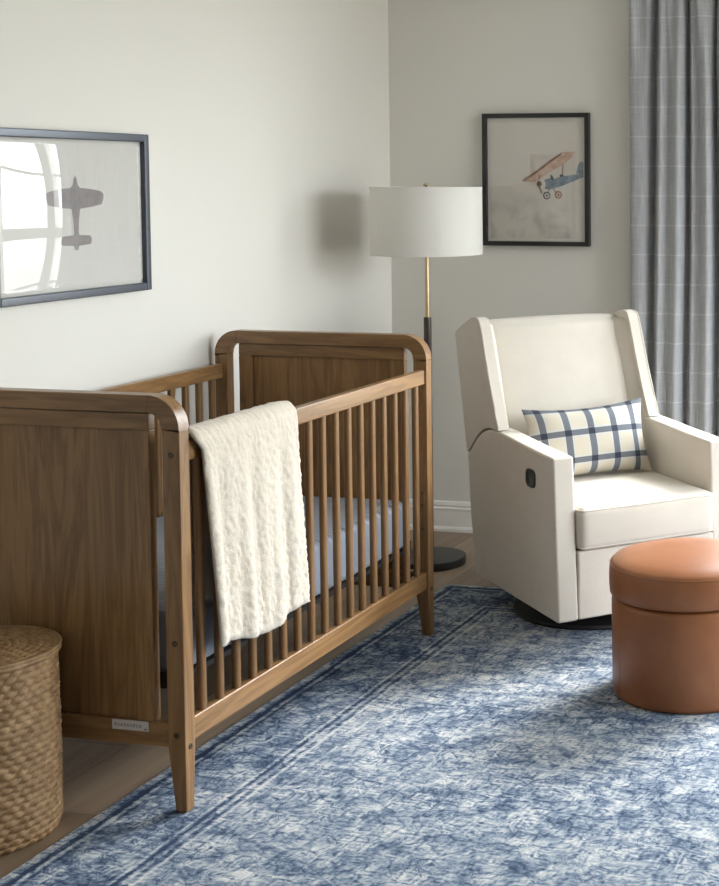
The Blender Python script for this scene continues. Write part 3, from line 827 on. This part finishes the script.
# ---------------------------------------------------------------- curtain
def curtain():
    # plan curve: (x, depth) control with deep grooves
    ctrl = [(1.055, .060), (1.062, .088), (1.085, .096), (1.112, .094), (1.132, .080), (1.143, .035), (1.150, .030), (1.158, .070), (1.178, .104), (1.205, .086), (1.222, .098), (1.250, .108), (1.268, .080), (1.274, .040), (1.282, .050), (1.300, .092), (1.328, .082), (1.345, .100), (1.368, .108), (1.386, .078), (1.392, .040), (1.402, .060), (1.425, .102), (1.455, .086), (1.480, .104), (1.500, .070), (1.508, .036), (1.520, .064), (1.548, .095)]
    P = []
    n = len(ctrl)
    for i in range(n-1):
        p0, p1, p2, p3 = [Vector(ctrl[max(0, min(n-1, k))]) for k in (i-1, i, i+1, i+2)]
        for s in range(6):
            t = s/6; P.append(.5*((2*p1)+(p2-p0)*t+(2*p0-5*p1+4*p2-p3)*t*t+(3*p1-p0-3*p2+p3)*t**3))
    P.append(Vector(ctrl[-1]))
    arc_ = [0]
    for a, b in zip(P, P[1:]): arc_.append(arc_[-1]+(b-a).length)
    bm = bmesh.new(); uvl = bm.loops.layers.uv.new('UVMap'); rows = []
    nz = 90; z0, z1 = .015, 2.40
    for r in range(nz+1):
        z = z0+(z1-z0)*r/nz; k = max(0, min(1, (z-1.85)/.45)); low = max(0, 1-z/1.2)
        row = []
        for i, p in enumerate(P):
            d = max(.024, .070+(p.y-.075)*(1.2+.3*low))
            pinch = .020*k*math.sin((p.x-1.055)*2*PI/.066)
            x = p.x + .010*math.sin(z*1.6+p.x*9)*(1-k)*min(1, (p.x-1.055)*12) - .012*k*math.sin((p.x-1.055)*2*PI/.125)*min(1, (p.x-1.055)*14)
            x += .006*(1-k)*(z-1)*(-1)*min(1, max(0, 1.1-p.x)*20)
            y = -(d+pinch)+.004*noise.noise(Vector((p.x*8, z*2.3, 1)))
            row.append((bm.verts.new((x, min(y, -.022), z)), arc_[i], z+.003*noise.noise(Vector((p.x*12, z*1.5, 7)))))
        rows.append(row)
    for a, b in zip(rows, rows[1:]):
        for i in range(len(a)-1):
            q = (a[i], a[i+1], b[i+1], b[i]); f = bm.faces.new([t[0] for t in q])
            for l, t in zip(f.loops, q): l[uvl].uv = (t[1], t[2])
    root = empty('window_curtain', (0, 0, 0)); tag(root, 'grey pleated curtain with pale windowpane check beside the chair', 'curtain')
    o = link('drape', bm, CURT, root, True); sm = o.modifiers.new('s', 'SOLIDIFY'); sm.thickness = .0022
    rod = empty('curtain_rod', (0, 0, 0)); tag(rod, 'dark curtain rod above the window', 'curtain rod')
    bm = bmesh.new(); tube(bm, [(1.00, -.075, 2.425), (3.95, -.075, 2.425)], .012, 12); link('rod', bm, BRONZE, rod, True)
    for x in (1.03, 3.9):
        bm = bmesh.new(); box(bm, x-.008, x+.008, -.075, -.001, 2.40, 2.412); box(bm, x-.02, x+.02, -.006, -.001, 2.37, 2.45)
        link('bracket', bm, BRONZE, rod)
curtain()

# ---------------------------------------------------------------- glider chair
def soften(o, lv=1):
    m = o.modifiers.new('ss', 'SUBSURF'); m.levels = lv; m.render_levels = lv; return o
def chair():
    root = empty('glider_armchair', (1.205, -1.385, 0), math.radians(44.4))
    tag(root, 'cream upholstered wingback glider chair turned toward the room', 'armchair')
    W = .640; B = .083
    def catmull(pts, n=5):
        out = []; m = len(pts)
        for i in range(m-1):
            p0, p1, p2, p3 = [Vector(pts[max(0, min(m-1, k))]) for k in (i-1, i, i+1, i+2)]
            for s in range(n):
                t = s/n; out.append(tuple(.5*((2*p1)+(p2-p0)*t+(2*p0-5*p1+4*p2-p3)*t*t+(3*p1-p0-3*p2+p3)*t**3)))
        out.append(tuple(pts[-1])); return out
    # arms: (t, z) outlines
    armtop = catmull([(.735, .497), (.705, .520), (.655, .562), (.600, .596), (.550, .612), (.500, .618), (.42, .616), (.30, .609), (.16, .602), (.030, .597)], 3)
    arm = [(0, B), (.671, B+.004), (.715, .30)] + armtop
    for s0, s1 in ((0, .072), (W-.072, W)):
        bm = bmesh.new(); prism(bm, arm, 0, s0, s1); a = bev(link('armrest', bm, CHAIRF, root), .016, 4, 40)
        if s0 == 0: la = a
        # piping seam along the top outer edge
        xo = s0+.004 if s0 == 0 else s1-.004
        bm = bmesh.new(); tube(bm, [(xo, t+.001, z-.004) for t, z in armtop], .0022, 6); link('piping', bm, CHAIRF, a, True)
    # apron under the cushion
    bm = bmesh.new(); box(bm, .0725, W-.0725, .004, .60, B, .300); bev(link('seat_base', bm, CHAIRF, root), .008, 3)
    # outer back shell
    sh = [(.60, B+.002), (.671, B+.006), (.735, .497), (.838, .915), (.800, .950), (.72, .950), (.60, .60)]
    bm = bmesh.new(); prism(bm, sh, 0, .050, W-.050); bev(link('back_shell', bm, CHAIRF, root), .012, 3)
    # inner back cushion with a gently crowned top
    nS, nT = 28, 30; bm = bmesh.new(); rows = []
    s0, s1 = .048, W-.048
    pr = catmull([(.50, .38), (.515, .44), (.545, .60), (.600, .76), (.660, .90), (.678, .945), (.696, .962), (.72, .968), (.76, .964), (.80, .950), (.815, .92), (.78, .80), (.66, .45), (.60, .38)], 3)
    for t, z in pr:
        r = []
        for i in range(nS+1):
            u = i/nS; e = (1-(2*u-1)**2)
            edge = 1-abs(2*u-1)**10
            bul = .024*e**.8 if t < .70 and z < .95 else 0
            cr = .005*e if z > .90 else 0
            r.append(bm.verts.new((s0+(s1-s0)*u, t-bul*1+.012*(1-edge), z+cr-.006*(1-edge))))
        rows.append(r)
    for a, b in zip(rows, rows[1:]+rows[:1]):
        for i in range(nS): bm.faces.new((a[i], a[i+1], b[i+1], b[i]))
    bm.faces.new([r[0] for r in rows]); bm.faces.new([r[-1] for r in rows][::-1])
    link('backrest', bm, CHAIRF, root, True).modifiers.new('e', 'EDGE_SPLIT').split_angle = math.radians(60)
    # wings
    wing = catmull([(.455, .622), (.468, .64), (.512, .73), (.556, .83), (.592, .92), (.612, .965), (.632, .982), (.665, .986), (.70, .978), (.76, .956), (.815, .933), (.836, .920), (.838, .905), (.815, .82), (.775, .66), (.738, .508)], 3)
    bot = catmull([(.738, .502), (.706, .526), (.656, .568), (.601, .602), (.551, .618), (.500, .622), (.460, .618)], 3)
    for s in (0, 1):
        ot, it = (-.001, .040) if s == 0 else (W-.022, W-.066)
        bm = bmesh.new(); lo, hi = min(ot, it), max(ot, it)
        prism(bm, wing+bot[1:-1], 0, lo, hi)
        wv = bev(link('wing', bm, CHAIRF, root), .015, 4, 40)
        # slanting inner lining from the wing's front edge to the back
        bm = bmesh.new(); R_ = []
        sg = 1 if s == 0 else -1
        for zq, tf, tb in ((.50, .44, .545), (.60, .475, .575), (.70, .520, .615), (.80, .565, .650), (.90, .605, .690), (.945, .630, .712), (.957, .650, .722)):
            R_.append([bm.verts.new((it-sg*.012, tf, zq)), bm.verts.new((it-sg*.003, tf-.004, zq)), bm.verts.new((it+sg*.006, tf+.004, zq)), bm.verts.new((it+sg*.040, tb-.028, zq)), bm.verts.new((it+sg*.058, tb+.012, zq)), bm.verts.new((it-sg*.012, tb+.012, zq))])
        for A_, B_ in zip(R_, R_[1:]):
            for k in range(6): bm.faces.new((A_[k], A_[(k+1) % 6], B_[(k+1) % 6], B_[k]))
        bm.faces.new(R_[0]); bm.faces.new(R_[-1])
        lo_ = link('wing_lining', bm, CHAIRF, wv, True); bv_ = lo_.modifiers.new('b', 'BEVEL'); bv_.width = .006; bv_.segments = 3; bv_.limit_method = 'ANGLE'
        xo = ot+(.004 if s == 0 else -.004)
        bm = bmesh.new(); tube(bm, [(xo, t, z) for t, z in wing[2:]], .002, 6); link('piping', bm, CHAIRF, wv, True)
    # seat cushion
    x0, x1, y0, y1, z0, z1 = .074, W-.074, -.012, .52, .301, .438
    bm = bmesh.new(); bmesh.ops.create_cube(bm, size=2); bmesh.ops.subdivide_edges(bm, edges=bm.edges[:], cuts=23, use_grid_fill=True)
    r = .024; c = Vector(((x0+x1)/2, (y0+y1)/2, (z0+z1)/2)); hh = Vector(((x1-x0)/2, (y1-y0)/2, (z1-z0)/2))
    for v in bm.verts:
        u = v.co.copy()
        g = Vector([math.copysign(1-(1-abs(a))**1.5, a) if i < 2 else a for i, a in enumerate(u)])
        p = Vector([g[i]*hh[i] for i in range(3)]); q = Vector([max(-hh[i]+r, min(hh[i]-r, p[i])) for i in range(3)]); d = p-q
        if d.length > 1e-7: p = q+d.normalized()*r
        cr = (1-g.x**2)*(1-g.y**2)
        if u.z > .5: p.z += .010*cr**.6
        if u.y < -.5: p.y -= .010*(1-g.x**2)*(1-u.z**2)
        v.co = c+p
    cu = link('seat_cushion', bm, CHAIRF, root, True)
    for zz in (z1-.010, z0+.010):
        pts = [(x0+.010, y1-.02, zz), (x0+.0035, .3, zz), (x0+.0035, y0+.03, zz)] + [(x0+.0235+.020*math.cos(a), y0+.0235+.020*math.sin(a), zz) for a in [PI+PI/2*i/6 for i in range(7)]]
        pts += [(x0+.10+i*(x1-x0-.2)/6, y0+.0035-.003*math.sin(PI*i/6), zz) for i in range(7)]
        pts += [(x1-.0235+.020*math.cos(a), y0+.0235+.020*math.sin(a), zz) for a in [1.5*PI+PI/2*i/6 for i in range(7)]] + [(x1-.0035, y0+.03, zz), (x1-.0035, .3, zz), (x1-.010, y1-.02, zz)]
        bm = bmesh.new(); tube(bm, pts, .0030, 6); link('piping', bm, CHAIRF, cu, True)
    # recline button cup in the left arm
    bm = bmesh.new()
    def ell(a, b, off):
        return [bm.verts.new((off, .195+a*math.copysign(abs(math.cos(t))**.6, math.cos(t)), .508+b*math.copysign(abs(math.sin(t))**.6, math.sin(t)))) for t in [2*PI*i/28 for i in range(28)]]
    rg = [ell(.036, .030, .001), ell(.036, .030, -.0035), ell(.030, .0245, -.0035), ell(.027, .021, -.0010)]
    for a, b in zip(rg, rg[1:]):
        for k in range(28): bm.faces.new((a[k], a[(k+1) % 28], b[(k+1) % 28], b[k]))
    bm.faces.new(rg[-1])
    rc = link('recline_handle', bm, BLACK, la, True); rc['label'] = 'black oval recline handle cup'
    # swivel base
    bm = bmesh.new(); lathe(bm, [(.285, .005), (.288, .012), (.285, .020), (.268, .022), (.262, .018), (.12, .018), (.10, .030), (.06, .034), (.06, .0835), (0, .0835)], 72, c=(.32, .36))
    bm2 = link('swivel_base', bm, BLACKM, root, True); bm2.modifiers.new('e', 'EDGE_SPLIT')
chair()

# pillow on the chair
def pillow():
    hw, hh, th = .228, .130, .062
    n = 44; m = 30
    root = bmesh.new(); uvl = root.loops.layers.uv.new('UVMap')
    def pt(u, v, s):
        # corners poke out, sides pull in
        x = hw*u*(1-.085*(1-v*v)*abs(u)**3); z = hh*v*(1-.15*(1-u*u)*abs(v)**3)
        k = max(0, (1-abs(u)**2.6))**.62*max(0, (1-abs(v)**2.6))**.62
        w_ = .004*noise.noise(Vector((u*2.5, v*2.5, s*3)))*k
        return Vector((x, s*(th*k+w_), z))
    G = {}
    for s in (-1, 1):
        for i in range(n+1):
            for j in range(m+1):
                u, v = math.sin((i/n*2-1)*PI/2*.96)/math.sin(PI/2*.96), math.sin((j/m*2-1)*PI/2*.96)/math.sin(PI/2*.96)
                ed = i in (0, n) or j in (0, m)
                if s == 1 and ed: G[s, i, j] = G[-1, i, j]; continue
                G[s, i, j] = (root.verts.new(pt(u, v, s)), (u*hw+hw, v*hh+hh))
    for s in (-1, 1):
        for i in range(n):
            for j in range(m):
                q = [G[s, i, j], G[s, i+1, j], G[s, i+1, j+1], G[s, i, j+1]]
                f = root.faces.new([t[0] for t in q])
                for l, t in zip(f.loops, q): l[uvl].uv = t[1]
    o = link('lumbar_pillow', root, PLAID, None, True)
    return o
PILL = pillow()
a = math.radians(44.4); U = Vector((math.cos(a), math.sin(a), 0)); V = Vector((-math.sin(a), math.cos(a), 0)); G0 = Vector((1.205, -1.385, 0))
PILL.matrix_world = Matrix.Translation(G0+U*.311+V*.412+Vector((0, 0, .567))) @ Matrix.Rotation(a-math.radians(1), 4, 'Z') @ Matrix.Rotation(math.radians(-17), 4, 'X') @ Matrix.Rotation(math.radians(-1), 4, 'Y')
tag(PILL, 'cream lumbar pillow with navy windowpane plaid on the armchair', 'pillow')

# ---------------------------------------------------------------- ottoman
def ottoman():
    root = empty('leather_ottoman', (1.690, -1.628, .005)); tag(root, 'round cognac leather storage ottoman with padded lid', 'ottoman')
    root.scale = (1, 1, 1.055)
    bm = bmesh.new(); lathe(bm, [(.214, 0), (.221, .004), (.2235, .015), (.2245, .12), (.2255, .252), (.2235, .261), (.216, .266), (0, .267)], 96)
    link('body', bm, LEATHER, root, True)
    bm = bmesh.new(); lathe(bm, [(.214, .2685), (.2255, .2705), (.2298, .278), (.2320, .295), (.2325, .320), (.2310, .343), (.2280, .352), (.2255, .356), (.2180, .362), (.18, .371), (.12, .377), (.06, .380), (0, .381)], 96)
    lid = link('lid', bm, LEATHER, root, True)
    for r, z in ((.2290, .351), (.2283, .2755), ):
        bm = bmesh.new(); tube(bm, [(r*math.cos(2*PI*k/96), r*math.sin(2*PI*k/96), z) for k in range(96)], .0022, 6, closed=True); link('seam', bm, LEATHER, lid, True)
    bm = bmesh.new(); r = .2235
    th = math.radians(222); 
    tube(bm, [(r*math.cos(th), r*math.sin(th), .01+.25*i/8) for i in range(9)], .0016, 6); link('seam', bm, LEATHER, root, True)
ottoman()
